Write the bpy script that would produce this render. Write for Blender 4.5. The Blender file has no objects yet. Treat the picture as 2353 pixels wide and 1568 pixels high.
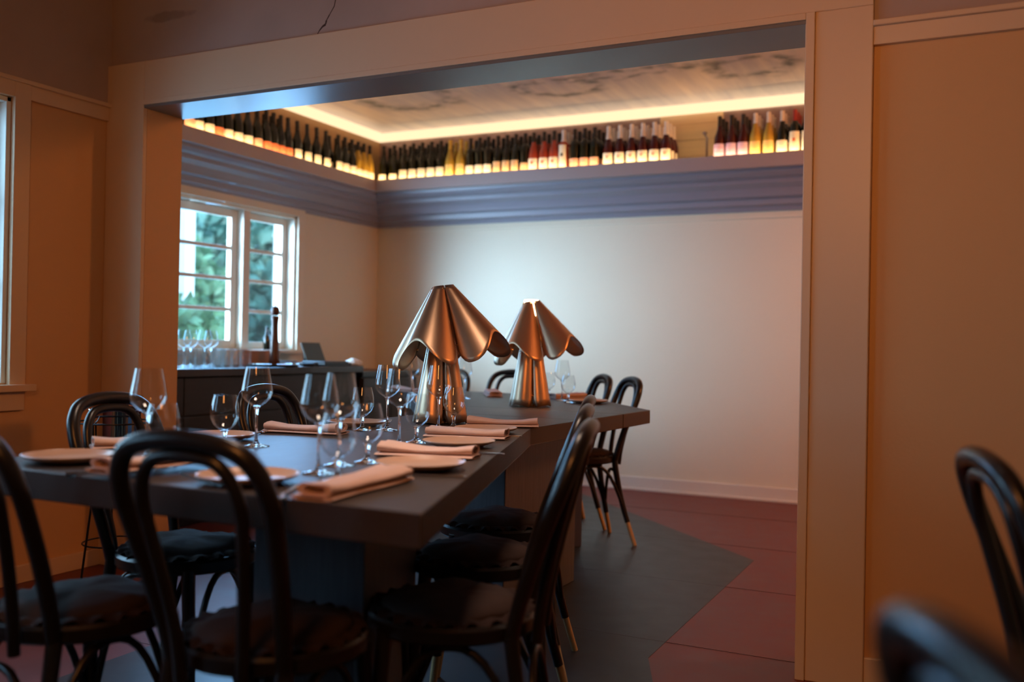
import bpy, bmesh, math, random
from mathutils import Vector, Matrix
random.seed(7)
C = bpy.context.scene.collection
SC = bpy.context.scene
PI = math.pi

# ------------------------------------------------------------------ camera
H = 1.038
FPX, YAW, PITCH, ROLL = 2204.05, 0.4548, 0.0053, 0.0188
_fw = Vector((-math.sin(YAW)*math.cos(PITCH), math.cos(YAW)*math.cos(PITCH), math.sin(PITCH)))
_r0 = Vector((math.cos(YAW), math.sin(YAW), 0)); _u0 = _r0.cross(_fw)
_rt = math.cos(ROLL)*_r0 + math.sin(ROLL)*_u0
_up = -math.sin(ROLL)*_r0 + math.cos(ROLL)*_u0
cam_d = bpy.data.cameras.new('camera'); cam = bpy.data.objects.new('camera', cam_d); C.objects.link(cam)
cam_d.sensor_width = 36.0; cam_d.lens = FPX/2353*36.0; cam_d.clip_start = .05; cam_d.clip_end = 200
M3 = Matrix((_rt, _up, -_fw)).transposed()
cam.matrix_world = Matrix.Translation((0, 0, H)) @ M3.to_4x4()
cam_d.dof.use_dof = True; cam_d.dof.focus_distance = 3.35; cam_d.dof.aperture_fstop = 1.7
SC.camera = cam
def _ray(u, v): return (u-1176.5)/FPX*_rt - (v-784)/FPX*_up + _fw
def on_z(u, v, z): d = _ray(u, v); return Vector((0, 0, H)) + d*((z-H)/d.z)
def on_y(u, v, y): d = _ray(u, v); return Vector((0, 0, H)) + d*(y/d.y)
def on_x(u, v, x): d = _ray(u, v); return Vector((0, 0, H)) + d*(x/d.x)

# ------------------------------------------------------------------ world, sun, lights, exposure
W = bpy.data.worlds.new('sky'); SC.world = W; W.use_nodes = True
bg = W.node_tree.nodes['Background']; bg.inputs[0].default_value = (.36, .68, 1, 1); bg.inputs[1].default_value = 5.2
def lamp(name, kind, loc, energy, color, rot=(0, 0, 0), size=None, size_y=None, target=None, **kw):
    d = bpy.data.lights.new(name, kind); d.energy = energy; d.color = color
    if kind == 'AREA':
        d.shape = 'RECTANGLE'; d.size = size; d.size_y = size_y or size
    for k, v in kw.items(): setattr(d, k, v)
    o = bpy.data.objects.new(name, d); C.objects.link(o); o.location = loc
    if target is not None: o.rotation_euler = (Vector(target)-Vector(loc)).to_track_quat('-Z', 'Y').to_euler()
    else: o.rotation_euler = rot
    return o
lamp('sun', 'SUN', (3, 3, 8), 2.6, (1, .97, .88), target=(-2.5, 5.5, 2.5), angle=.02)
lamp('back_window_daylight', 'AREA', (-5.1, 5.1, 1.6), 76, (.50, .76, 1), size=1.5, size_y=1.4, target=(-3.5, 6.73, 1.45), spread=math.radians(74))
lamp('back_window_sky', 'AREA', (-5.0, 4.6, 1.6), 46, (.22, .54, 1), size=2.3, size_y=1.2, target=(-2.4, 2.6, 0.0), spread=math.radians(110))
lamp('front_window_daylight', 'AREA', (-4.5, 1.95, 1.6), 42, (.42, .72, 1), size=1.9, size_y=1.5, target=(-1.5, 1.7, .75))
lamp('rear_rim_light', 'AREA', (-4.3, -.5, 1.6), 5, (.40, .68, 1), size=1.5, size_y=1.3, target=(-1.3, .9, .6))  # added behind the camera to put blue rims on the near chairs
lamp('dining_room_warm_lamp', 'AREA', (-.5, -.3, 2.25), 14, (1, .34, .08), size=.35, size_y=.8, target=(-1.0, 3.1, 2.0), spread=math.radians(125))
lamp('table_fill_light', 'AREA', (-1.35, 2.0, 2.7), 5.5, (1, .72, .55), size=.4, target=(-1.35, 2.0, 0), spread=math.radians(75))  # unseen overhead fill, added to brighten the plates and napkins
lamp('back_room_warm_lamp', 'AREA', (1.2, 4.6, 2.6), 54, (1, .32, .08), size=.6, size_y=.6, target=(-.6, 6.6, 1.2))
SC.view_settings.view_transform = 'Standard'; SC.view_settings.look = 'None'
SC.view_settings.exposure = 0.0; SC.view_settings.gamma = 1.0; SC.view_settings.use_curve_mapping = False
cy = SC.cycles
cy.max_bounces = 10; cy.diffuse_bounces = 4; cy.glossy_bounces = 5; cy.transmission_bounces = 10
cy.transparent_max_bounces = 40; cy.caustics_reflective = False; cy.caustics_refractive = False
cy.use_denoising = True; cy.sample_clamp_indirect = 6.0

# ------------------------------------------------------------------ materials
def new_mat(name):
    m = bpy.data.materials.new(name); m.use_nodes = True
    nt = m.node_tree; b = nt.nodes['Principled BSDF']; return m, nt, b
def c4(c): return (c[0], c[1], c[2], 1)
def mat(name, col, rough=.5, metal=0, spec=.5, var=0, vscale=4, bump=0, bscale=60, stretch=(1, 1, 1), coat=0, rvar=0, emit=None, estr=0):
    m, nt, b = new_mat(name); N, L = nt.nodes, nt.links
    b.inputs['Roughness'].default_value = rough; b.inputs['Metallic'].default_value = metal
    b.inputs['Specular IOR Level'].default_value = spec; b.inputs['Base Color'].default_value = c4(col)
    b.inputs['Coat Weight'].default_value = coat
    if emit:
        b.inputs['Emission Color'].default_value = c4(emit); b.inputs['Emission Strength'].default_value = estr
    if var or bump or rvar:
        tc = N.new('ShaderNodeTexCoord'); mp = N.new('ShaderNodeMapping'); L.new(tc.outputs['Object'], mp.inputs[0])
        mp.inputs['Scale'].default_value = stretch
    if var or rvar:
        n = N.new('ShaderNodeTexNoise'); n.inputs['Scale'].default_value = vscale; n.inputs['Detail'].default_value = 6
        L.new(mp.outputs[0], n.inputs['Vector'])
    if var:
        r = N.new('ShaderNodeMapRange'); r.inputs[1].default_value = .25; r.inputs[2].default_value = .75
        r.inputs[3].default_value = 1-var; r.inputs[4].default_value = 1+var
        L.new(n.outputs['Fac'], r.inputs[0])
        x = N.new('ShaderNodeMix'); x.data_type = 'RGBA'; x.blend_type = 'MULTIPLY'; x.inputs[0].default_value = 1
        x.inputs[6].default_value = c4(col); L.new(r.outputs[0], x.inputs[7]); L.new(x.outputs[2], b.inputs['Base Color'])
    if rvar:
        r2 = N.new('ShaderNodeMapRange'); r2.inputs[1].default_value = .3; r2.inputs[2].default_value = .7
        r2.inputs[3].default_value = rough-rvar; r2.inputs[4].default_value = rough+rvar
        L.new(n.outputs['Fac'], r2.inputs[0]); L.new(r2.outputs[0], b.inputs['Roughness'])
    if bump:
        n2 = N.new('ShaderNodeTexNoise'); n2.inputs['Scale'].default_value = bscale; n2.inputs['Detail'].default_value = 4
        L.new(mp.outputs[0], n2.inputs['Vector'])
        bp = N.new('ShaderNodeBump'); bp.inputs['Strength'].default_value = bump; bp.inputs['Distance'].default_value = .01
        L.new(n2.outputs['Fac'], bp.inputs['Height']); L.new(bp.outputs[0], b.inputs['Normal'])
    return m
def thin_glass(name, tint, edge=1.0):
    m, nt, b = new_mat(name); N, L = nt.nodes, nt.links; N.remove(b); out = N['Material Output']
    t = N.new('ShaderNodeBsdfTransparent'); t.inputs[0].default_value = c4(tint)
    g = N.new('ShaderNodeBsdfGlossy'); g.inputs['Roughness'].default_value = .02
    lw = N.new('ShaderNodeLayerWeight'); lw.inputs[0].default_value = .5
    p = N.new('ShaderNodeMath'); p.operation = 'POWER'; p.inputs[1].default_value = 4.0
    L.new(lw.outputs['Facing'], p.inputs[0])
    a = N.new('ShaderNodeMath'); a.operation = 'MULTIPLY_ADD'; a.inputs[1].default_value = .8*edge; a.inputs[2].default_value = .04
    L.new(p.outputs[0], a.inputs[0]); x = N.new('ShaderNodeMixShader')
    L.new(a.outputs[0], x.inputs[0]); L.new(t.outputs[0], x.inputs[1]); L.new(g.outputs[0], x.inputs[2]); L.new(x.outputs[0], out.inputs[0])
    return m
def solid_glass(name, tint):
    m, nt, b = new_mat(name)
    b.inputs['Base Color'].default_value = c4(tint); b.inputs['Transmission Weight'].default_value = 1; b.inputs['Roughness'].default_value = .01
    b.inputs['IOR'].default_value = 1.5
    return m
def emis(name, col, s):
    m, nt, b = new_mat(name); b.inputs['Base Color'].default_value = (0, 0, 0, 1)
    b.inputs['Emission Color'].default_value = c4(col); b.inputs['Emission Strength'].default_value = s
    return m

CREAM = (.72, .45, .215)
M_wall = mat('cream_wall_paint', CREAM, .55, var=.03, vscale=1.5, bump=.06, bscale=90)
M_trim = mat('cream_trim_gloss', (.76, .58, .39), .38, var=.02, vscale=2, bump=.03, bscale=30)
M_wallback = mat('pale_cream_wall_paint', (.78, .72, .58), .5, var=.03, vscale=1.2, bump=.08, bscale=50)
M_soffit = mat('satin_grey_soffit', (.20, .19, .18), .30, spec=.4, rvar=.02, vscale=2)
M_cornice = mat('blue_grey_cornice_paint', (.30, .31, .39), .35)
M_fascia = mat('mauve_grey_fascia_paint', (.46, .40, .42), .5)
M_white = mat('white_window_paint', (.80, .80, .72), .4)
M_ext = mat('exterior_white_render', (.86, .88, .86), .8, var=.04, vscale=3)
M_red = mat('oxblood_linoleum', (.165, .024, .017), .47, spec=.6, var=.12, vscale=9, bump=.008, bscale=40, rvar=.03)
M_dark = mat('charcoal_linoleum', (.012, .0115, .011), .44, spec=.65, var=.25, vscale=9, bump=.008, bscale=40, rvar=.03)
M_seam = mat('floor_seam_line', (.05, .02, .018), .6)
M_black = mat('black_lacquer_bentwood', (.011, .0085, .008), .30, spec=.5, var=.2, vscale=6)
M_tip = mat('natural_wood_leg_tip', (.60, .42, .22), .5, var=.12, vscale=18, stretch=(1, 1, .2))
M_cush = mat('dark_brown_cushion_fabric', (.036, .022, .019), .9, spec=.2, var=.2, vscale=12, bump=.35, bscale=18)
M_ruff = mat('dark_brown_ruffle_fabric', (.026, .014, .012), .9, spec=.2, bump=.3, bscale=25)
M_table = mat('charcoal_stained_oak', (.048, .034, .027), .46, spec=.4, var=.08, vscale=10, stretch=(12, .8, 12), bump=.015, bscale=30, rvar=.02)
M_ped = mat('charcoal_oak_pedestal', (.095, .095, .115), .42, var=.2, vscale=12, stretch=(7, 7, .5), bump=.12, bscale=30)
M_plate = mat('blush_stoneware', (.56, .38, .29), .32, var=.05, vscale=20)
M_platerim = mat('pale_plate_edge', (.62, .46, .36), .25)
M_napkin = mat('blush_linen_napkin', (.70, .50, .43), .9, spec=.2, var=.04, vscale=30, bump=.15, bscale=160)
M_steel = mat('polished_steel', (.62, .62, .64), .16, metal=1)
M_brass = mat('brushed_brass', (.64, .42, .27), .38, metal=1)
M_brassin = mat('brass_inside', (.46, .26, .13), .42, metal=1)
M_stud = mat('polished_brass_stud', (.86, .52, .24), .16, metal=1)
M_glass = thin_glass('clear_bowl_glass', (.975, .985, .985))
M_stem = solid_glass('clear_stem_glass', (.98, .99, 1))
M_pane = thin_glass('window_pane_glass', (.97, .985, .985), .7)
M_counter = mat('black_oak_bar', (.018, .014, .013), .42, var=.3, vscale=14, stretch=(4, .6, 4))
M_ctop = mat('dark_bar_worktop', (.030, .030, .034), .22)
M_chrome = mat('mirror_chrome', (.72, .72, .74), .06, metal=1)
M_wire = mat('black_wire', (.02, .02, .02), .4, metal=.6)
M_bgreen = mat('dark_green_bottle_glass', (.007, .009, .004), .10, spec=.6)
M_bred = mat('red_wine_bottle', (.055, .006, .006), .12, spec=.6)
M_brose = mat('rose_wine_bottle', (.42, .06, .03), .12, spec=.6)
M_bgold = mat('golden_wine_bottle', (.55, .36, .05), .12, spec=.6)
M_label = mat('white_paper_label', (.88, .82, .68), .7)
M_lpink = mat('pink_paper_label', (.80, .42, .30), .7)
M_lred = mat('red_paper_label', (.75, .20, .09), .7)
M_ltan = mat('tan_paper_label', (.62, .42, .25), .7)
M_llilac = mat('lilac_paper_label', (.62, .42, .62), .7)
M_lyel = mat('yellow_paper_label', (.86, .62, .24), .7)
M_ink = mat('dark_label_ink', (.03, .03, .03), .7)
M_capw = mat('white_capsule', (.82, .74, .68), .4)
M_capk = mat('black_capsule', (.012, .012, .012), .35)
M_capr = mat('red_capsule', (.40, .04, .04), .35)
M_capy = mat('gold_capsule', (.72, .46, .08), .35)
M_led = emis('warm_led_strip', (1, .62, .27), 34)
M_cove = emis('warm_cove_light', (1, .72, .42), 1.35)
M_bulb = emis('lit_bulb', (1, .70, .36), 30)
M_bulboff = mat('frosted_bulb_off', (.8, .75, .65), .4)
M_millw = mat('walnut_pepper_mill', (.085, .028, .016), .25, var=.25, vscale=14, stretch=(1, 1, .2))
M_box = mat('plain_pine_box', (.42, .22, .12), .6, var=.12, vscale=10, stretch=(1, .2, 2))
M_screen = mat('dark_olive_screen_back', (.055, .06, .05), .45)
M_blk = mat('black_plastic', (.012, .013, .016), .3)
M_leaf = mat('green_leaves', (.13, .27, .15), .5, var=.5, vscale=3)
M_leaf2 = mat('teal_leaves', (.10, .21, .16), .5, var=.5, vscale=3)
M_bark = mat('bark', (.10, .07, .05), .9)
M_grass = mat('pale_terrace_paving', (.46, .56, .68), .9, var=.15)
M_crack = mat('crack_dark', (.06, .035, .025), .9)

# old plaster above the picture rail, with blotches and two repaired stains
def plaster():
    m = mat('old_grey_brown_plaster', (.47, .37, .31), .75, var=.13, vscale=2.2, bump=.12, bscale=25)
    nt = m.node_tree; N, L = nt.nodes, nt.links; b = N['Principled BSDF']
    src = b.inputs['Base Color'].links[0].from_socket
    tc = N.new('ShaderNodeTexCoord'); sp = N.new('ShaderNodeSeparateXYZ'); L.new(tc.outputs['Object'], sp.inputs[0])
    nz = N.new('ShaderNodeTexNoise'); nz.inputs['Scale'].default_value = 14; L.new(tc.outputs['Object'], nz.inputs['Vector'])
    def mth(op, a, c):
        q = N.new('ShaderNodeMath'); q.operation = op
        for i, v in enumerate((a, c)):
            if isinstance(v, (int, float)): q.inputs[i].default_value = v
            else: L.new(v, q.inputs[i])
        return q.outputs[0]
    dx = mth('DIVIDE', mth('SUBTRACT', sp.outputs[0], -3.28), .13); dz = mth('DIVIDE', mth('SUBTRACT', sp.outputs[2], 2.482), .022)
    r = mth('ADD', mth('ADD', mth('MULTIPLY', dx, dx), mth('MULTIPLY', dz, dz)), mth('MULTIPLY', mth('SUBTRACT', nz.outputs['Fac'], .5), 2.2))
    k = N.new('ShaderNodeMapRange'); k.inputs[1].default_value = .6; k.inputs[2].default_value = 1.3; k.inputs[3].default_value = .72; k.inputs[4].default_value = 1
    L.new(r, k.inputs[0])
    x = N.new('ShaderNodeMix'); x.data_type = 'RGBA'; x.blend_type = 'MULTIPLY'; x.inputs[0].default_value = 1
    L.new(src, x.inputs[6]); L.new(k.outputs[0], x.inputs[7]); L.new(x.outputs[2], b.inputs['Base Color'])
    return m
M_plaster = plaster()

# painted copper ceiling of the back room: sheen with streaks and loose grey-blue brushwork
def painted_copper(name, brush=True):
    m, nt, b = new_mat(name); N, L = nt.nodes, nt.links
    b.inputs['Metallic'].default_value = .35; b.inputs['Roughness'].default_value = .30
    tc = N.new('ShaderNodeTexCoord'); mp = N.new('ShaderNodeMapping'); L.new(tc.outputs['Object'], mp.inputs[0]); mp.inputs['Scale'].default_value = (7, .8, 2)
    n = N.new('ShaderNodeTexNoise'); n.inputs['Scale'].default_value = 1.6; n.inputs['Detail'].default_value = 5; L.new(mp.outputs[0], n.inputs['Vector'])
    cr = N.new('ShaderNodeValToRGB'); cr.color_ramp.elements[0].position = .3; cr.color_ramp.elements[1].position = .72
    cr.color_ramp.elements[0].color = (.64, .57, .66, 1); cr.color_ramp.elements[1].color = (.92, .80, .78, 1)
    L.new(n.outputs['Fac'], cr.inputs[0]); cur = cr.outputs[0]
    def mth(op, a, c=None):
        q = N.new('ShaderNodeMath'); q.operation = op
        for i, v in enumerate((a, c)):
            if v is None: continue
            if isinstance(v, (int, float)): q.inputs[i].default_value = v
            else: L.new(v, q.inputs[i])
        return q.outputs[0]
    if brush:
        n2 = N.new('ShaderNodeTexNoise'); n2.inputs['Scale'].default_value = 3.2; n2.inputs['Detail'].default_value = 6
        L.new(tc.outputs['Object'], n2.inputs['Vector'])
        ad = N.new('ShaderNodeMix'); ad.data_type = 'RGBA'; ad.blend_type = 'LINEAR_LIGHT'; ad.inputs[0].default_value = .16
        L.new(tc.outputs['Object'], ad.inputs[6]); L.new(n2.outputs['Color'], ad.inputs[7])
        sp = N.new('ShaderNodeSeparateXYZ'); L.new(ad.outputs[2], sp.inputs[0])
        n3 = N.new('ShaderNodeTexNoise'); n3.inputs['Scale'].default_value = 9; L.new(tc.outputs['Object'], n3.inputs['Vector'])
        for (cx, cyy, rx, ry, w) in ((-3.72, 5.82, .42, .34, .30), (-2.62, 5.95, .34, .24, .30), (-1.30, 5.98, .30, .26, .34), (-2.05, 5.80, .55, .08, .5), (-3.1, 5.2, .3, .5, .3), (-1.9, 5.0, .5, .4, .25)):
            dx = mth('DIVIDE', mth('SUBTRACT', sp.outputs[0], cx), rx); dy = mth('DIVIDE', mth('SUBTRACT', sp.outputs[1], cyy), ry)
            r = mth('SQRT', mth('ADD', mth('MULTIPLY', dx, dx), mth('MULTIPLY', dy, dy)))
            ring = mth('ABSOLUTE', mth('SUBTRACT', r, .8))
            k = N.new('ShaderNodeMapRange'); k.inputs[1].default_value = 0; k.inputs[2].default_value = w; k.inputs[3].default_value = 1; k.inputs[4].default_value = 0
            L.new(ring, k.inputs[0])
            kk = N.new('ShaderNodeMapRange'); kk.inputs[1].default_value = .38; kk.inputs[2].default_value = .62; L.new(n3.outputs['Fac'], kk.inputs[0])
            f = mth('MULTIPLY', k.outputs[0], kk.outputs[0])
            x = N.new('ShaderNodeMix'); x.data_type = 'RGBA'; L.new(f, x.inputs[0]); L.new(cur, x.inputs[6]); x.inputs[7].default_value = (.11, .13, .19, 1); cur = x.outputs[2]
    L.new(cur, b.inputs['Base Color'])
    return m
M_ceilback = painted_copper('painted_copper_ceiling')
M_frieze = painted_copper('copper_brown_frieze', False)
_cr = [n for n in M_frieze.node_tree.nodes if n.type == 'VALTORGB'][0].color_ramp
_cr.elements[0].color = (.26, .17, .17, 1); _cr.elements[1].color = (.46, .31, .26, 1)
M_patch = mat('pale_boarded_plaster', (.80, .62, .40), .7, var=.06, vscale=3, stretch=(1, 1, 12))

# ------------------------------------------------------------------ mesh helpers
def BM(): return bmesh.new()
def box(bm, x0, x1, y0, y1, z0, z1, bev=0, rot=None, pivot=None):
    r = bmesh.ops.create_cube(bm, size=1); vs = r['verts']
    for v in vs: v.co = Vector(((x0+x1)/2+v.co.x*(x1-x0), (y0+y1)/2+v.co.y*(y1-y0), (z0+z1)/2+v.co.z*(z1-z0)))
    if bev:
        es = list({e for v in vs for e in v.link_edges})
        q = bmesh.ops.bevel(bm, geom=es, offset=bev, segments=2, affect='EDGES', profile=.5)
        vs = list({v for f in q['faces'] for v in f.verts} | {v for v in vs if v.is_valid})
    if rot is not None:
        bmesh.ops.rotate(bm, verts=vs, cent=pivot or (0, 0, 0), matrix=rot)
    return vs
def prism(bm, pts, z0, z1, bev=0):
    a = 0
    for i in range(len(pts)): a += pts[i-1][0]*pts[i][1]-pts[i][0]*pts[i-1][1]
    if a < 0: pts = pts[::-1]
    n = len(pts)
    vb = [bm.verts.new((x, y, z0)) for x, y in pts]; vt = [bm.verts.new((x, y, z1)) for x, y in pts]
    fs = [bm.faces.new(vb[::-1]), bm.faces.new(vt)]
    for i in range(n): fs.append(bm.faces.new((vb[i], vb[(i+1) % n], vt[(i+1) % n], vt[i])))
    if bev:
        bmesh.ops.bevel(bm, geom=list({e for f in fs for e in f.edges}), offset=bev, segments=2, affect='EDGES', profile=.5)
def tube(bm, pts, rad, seg=10, closed=False, cap=True):
    pts = [Vector(p) for p in pts]; n = len(pts)
    if not isinstance(rad, (list, tuple)): rad = [rad]*n
    tang = []
    for i in range(n):
        a = pts[i-1] if (i > 0 or closed) else pts[i]; c = pts[(i+1) % n] if (i < n-1 or closed) else pts[i]
        tang.append((c-a).normalized())
    nrm = tang[0].orthogonal().normalized(); rings = []
    for i in range(n):
        if i: nrm = tang[i-1].rotation_difference(tang[i]) @ nrm
        nrm = (nrm - tang[i]*nrm.dot(tang[i])).normalized(); bn = tang[i].cross(nrm)
        rings.append([bm.verts.new(pts[i]+rad[i]*(math.cos(2*PI*k/seg)*nrm+math.sin(2*PI*k/seg)*bn)) for k in range(seg)])
    m = n if closed else n-1
    for i in range(m):
        A, B = rings[i], rings[(i+1) % n]; off = 0
        if closed and i == n-1:
            off = min(range(seg), key=lambda o: (A[0].co-B[o].co).length)
        for k in range(seg): bm.faces.new((A[k], A[(k+1) % seg], B[(k+1+off) % seg], B[(k+off) % seg]))
    if cap and not closed:
        bm.faces.new(rings[0][::-1]); bm.faces.new(rings[-1])
def lathe(bm, prof, seg=24, a0=0, a1=2*PI, cx=0, cy=0):
    full = abs(a1-a0-2*PI) < 1e-6; ns = seg if full else seg+1
    rows = []
    for r, z in prof:
        if r < 1e-6 and full: rows.append([bm.verts.new((cx, cy, z))])
        else: rows.append([bm.verts.new((cx+r*math.cos(a0+(a1-a0)*k/seg), cy+r*math.sin(a0+(a1-a0)*k/seg), z)) for k in range(ns)])
    for A, B in zip(rows, rows[1:]):
        for k in range(seg):
            k2 = (k+1) % ns if full else k+1
            if len(A) == 1 and len(B) == 1: continue
            if len(A) == 1: bm.faces.new((A[0], B[k2], B[k]))
            elif len(B) == 1: bm.faces.new((A[k], A[k2], B[0]))
            else: bm.faces.new((A[k], A[k2], B[k2], B[k]))
def spline(pts, n=8):
    P = [Vector(p) for p in pts]; out = []
    for i in range(len(P)-1):
        p0, p1, p2, p3 = P[max(i-1, 0)], P[i], P[i+1], P[min(i+2, len(P)-1)]
        for k in range(n):
            t = k/n
            out.append(.5*((2*p1)+(p2-p0)*t+(2*p0-5*p1+4*p2-p3)*t*t+(3*p1-p0-3*p2+p3)*t**3))
    out.append(P[-1]); return out
def obj(name, bm, m, parent=None, smooth=False, sharp=40, fix=True):
    if fix: bmesh.ops.recalc_face_normals(bm, faces=bm.faces)
    me = bpy.data.meshes.new(name); bm.to_mesh(me); bm.free()
    for mm in (m if isinstance(m, (list, tuple)) else [m]): me.materials.append(mm)
    if smooth:
        for p in me.polygons: p.use_smooth = True
        try: me.set_sharp_from_angle(angle=math.radians(sharp))
        except Exception: pass
    o = bpy.data.objects.new(name, me); C.objects.link(o)
    if parent: o.parent = parent
    return o
def tag(o, label, cat, group=None, kind=None):
    o['label'] = label; o['category'] = cat
    if group: o['group'] = group
    if kind: o['kind'] = kind
    return o
def thing(name, label, cat, loc=(0, 0, 0), rz=0, group=None):
    o = bpy.data.objects.new(name, None); C.objects.link(o); o.empty_display_size = .1
    o.location = loc; o.rotation_euler = (0, 0, rz); return tag(o, label, cat, group)
def struct(name, bm, m, parent=None, smooth=False):
    o = obj(name, bm, m, parent, smooth)
    if parent is None: o['kind'] = 'structure'
    return o
KIDS = {}
def children(o): return [c for c in bpy.data.objects if c.parent == o]
def dup(src, loc=None, rz=None, label=None, group=None, scale=None):
    if src.name not in KIDS:
        KIDS[src.name] = [(ch, children(ch)) for ch in children(src)]
    r = src.copy(); C.objects.link(r)
    for ch, gs in KIDS[src.name]:
        c = ch.copy(); C.objects.link(c); c.parent = r
        for g in gs:
            d = g.copy(); C.objects.link(d); d.parent = c
    if loc is not None: r.location = loc
    if rz is not None: r.rotation_euler = (0, 0, rz)
    if scale: r.scale = scale
    if label: r['label'] = label
    if group: r['group'] = group
    return r
_used = {}
def place(proto, loc, rz, label, group=None, scale=None):
    """first use moves the prototype itself, later uses copy it"""
    if proto.name not in _used:
        KIDS[proto.name] = [(ch, children(ch)) for ch in children(proto)]
        _used[proto.name] = 1; proto.location = loc; proto.rotation_euler = (0, 0, rz); proto['label'] = label
        if group: proto['group'] = group
        if scale: proto.scale = scale
        return proto
    return dup(proto, loc, rz, label, group, scale)

# ------------------------------------------------------------------ room geometry
YO, YO2, XL, XR, ZH = 3.158, 3.369, -3.40, -.514, 2.092
XW = -3.634; XB = -4.56; YB = 6.73; ZC = 2.80; XE = 2.6; YF = -2.4; ZCF = 2.95
bm = BM(); box(bm, -4.8, XE+.2, YF-.2, YB+.2, -.1, 0); struct('floor', bm, M_red)
FLOOR = bpy.data.objects['floor']
# charcoal zigzag laid into the red floor
bm = BM()
prism(bm, [(-.42, -2.3), (-.38, 1.55), (-.903, 2.889), (-.987, 3.102), (-.993, 4.797), (-2.477, 6.291), (-2.9, 6.70), (-4.5, 6.70), (-4.5, 5.45), (-3.545, 4.40), (-2.51, 3.20), (-2.51, 1.2), (-2.51, -2.3)], -.02, .0012)
obj('zigzag_inlay', bm, M_dark, FLOOR)
bm = BM()
for y in (-1.2, -.3, .6, 1.5, 2.4, 3.3, 4.2, 5.1, 6.0): box(bm, -4.5, XE, y-.0007, y+.0007, .0005, .0015)
obj('floor_seam', bm, M_seam, FLOOR)

T = .2
# left wall of the front room, with its window hole
FY0, FY1, FZ0, FZ1 = 1.15, 2.655, .845, 2.033
bm = BM()
box(bm, XW-T, XW, YF, -1.3, 0, ZCF); box(bm, XW-T, XW, .2, FY0, 0, ZCF); box(bm, XW-T, XW, -1.3, .2, 0, FZ0); box(bm, XW-T, XW, -1.3, .2, FZ1, ZCF); box(bm, XW-T, XW, FY1, YO+.001, 0, ZCF); box(bm, XW-T, XW, FY0, FY1, 0, FZ0); box(bm, XW-T, XW, FY0, FY1, FZ1, ZCF)
struct('wall_left_front', bm, M_wall)
bm = BM(); box(bm, XW, XW+.006, YF, YO, 2.113, ZCF); struct('wall_left_frieze', bm, M_plaster)
# wall with the wide opening
bm = BM()
box(bm, XB, XL, YO, YO2, 0, ZCF); box(bm, XR, XE, YO, YO2, 0, ZCF); box(bm, XL, XR, YO, YO2, ZH, ZCF)
WO = struct('wall_opening', bm, M_wall)
bm = BM(); box(bm, XW, -.312, YO-.006, YO, 2.28, ZCF); o = struct('wall_opening_frieze', bm, M_plaster); FRZ = o
bm = BM(); box(bm, -.312, XE, YO-.006, YO, 2.055, ZCF); struct('wall_right_frieze', bm, M_plaster)
bm = BM()
crk = [on_y(u, v, YO-.0065) for u, v in ((772, -6), (768, 14), (757, 34), (750, 47), (748, 56), (741, 61), (734, 70), (727, 83))]
for i, (p, q) in enumerate(zip(crk, crk[1:])):
    w = (.0022, .002, .0025, .004, .005, .0035, .002)[i]
    d = (q-p).normalized(); s = Vector((d.z, 0, -d.x))*w
    vs = [p+s, q+s*.8, q-s*.8, p-s]; f = [bm.verts.new(v) for v in vs]; g = [bm.verts.new(v+Vector((0, .004, 0))) for v in vs]
    bm.faces.new(f); bm.faces.new(g[::-1])
    for a in range(4): bm.faces.new((f[a], g[a], g[(a+1) % 4], f[(a+1) % 4]))
obj('crack', bm, M_crack, FRZ)
# casing boards round the opening: flat board with a proud inner strip
CT = .022
bm = BM(); box(bm, XW+.001, XL, YO-CT, YO, 0, 2.292, .003); struct('trim_1', bm, M_trim)
bm = BM(); box(bm, XL, -.312, YO-CT, YO, ZH+.022, 2.292, .003); box(bm, XL, XR, YO-CT-.006, YO, ZH, ZH+.022, .002); struct('trim_2', bm, M_trim)
bm = BM(); box(bm, XR+.028, -.312, YO-CT, YO, 0, ZH+.022, .003); box(bm, XR, XR+.028, YO-CT-.006, YO, 0, ZH+.022, .002); struct('trim_3', bm, M_trim)
bm = BM(); box(bm, -.5, -.312, YO-CT, YO, 2.292-.001, ZCF, .002); struct('trim_4', bm, M_trim)
bm = BM(); box(bm, XL, XR, YO-.02, YO2+.01, ZH-.012, ZH+.0005, .001); struct('trim_5', bm, M_soffit)
bm = BM(); box(bm, XR-.002, XR+.001, YO-.02, YO2+.01, 0, ZH-.012); struct('trim_6', bm, M_trim)
# picture rails
bm = BM(); box(bm, XW, XW+.018, YF, YO-CT, 2.037, 2.100, .002); box(bm, XW, XW+.034, YF, YO-CT, 2.098, 2.116, .003); struct('trim_7', bm, M_trim)
bm = BM(); box(bm, -.312, XE, YO-.018, YO, 1.990, 2.048, .002); box(bm, -.312, XE, YO-.032, YO, 2.046, 2.064, .003); struct('trim_8', bm, M_trim)
# baseboards
bm = BM(); box(bm, XW, XW+.016, YF, YO-CT, 0, .075, .003); struct('baseboard_left', bm, M_trim)
bm = BM(); box(bm, -.312, XE, YO-.016, YO, .0, .098, .003); struct('baseboard_right', bm, M_trim)
bm = BM(); box(bm, XB, XE, YB-.016, YB, 0, .10, .003); box(bm, XB, XE, YB-.028, YB, 0, .02, .004); struct('baseboard_back', bm, mat('pale_skirting_paint', (.78, .75, .68), .35))
bm = BM(); box(bm, XE, XE+T, YF, YB+T, 0, ZCF); struct('wall_right', bm, M_wall)
bm = BM(); box(bm, XW-T, XE+T, YF-T, YF, 0, ZCF); struct('wall_front', bm, M_wall)
bm = BM(); box(bm, XW-T, XE+T, YF-T, YO2, ZCF, ZCF+.1); struct('ceiling_front', bm, M_plaster)
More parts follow.
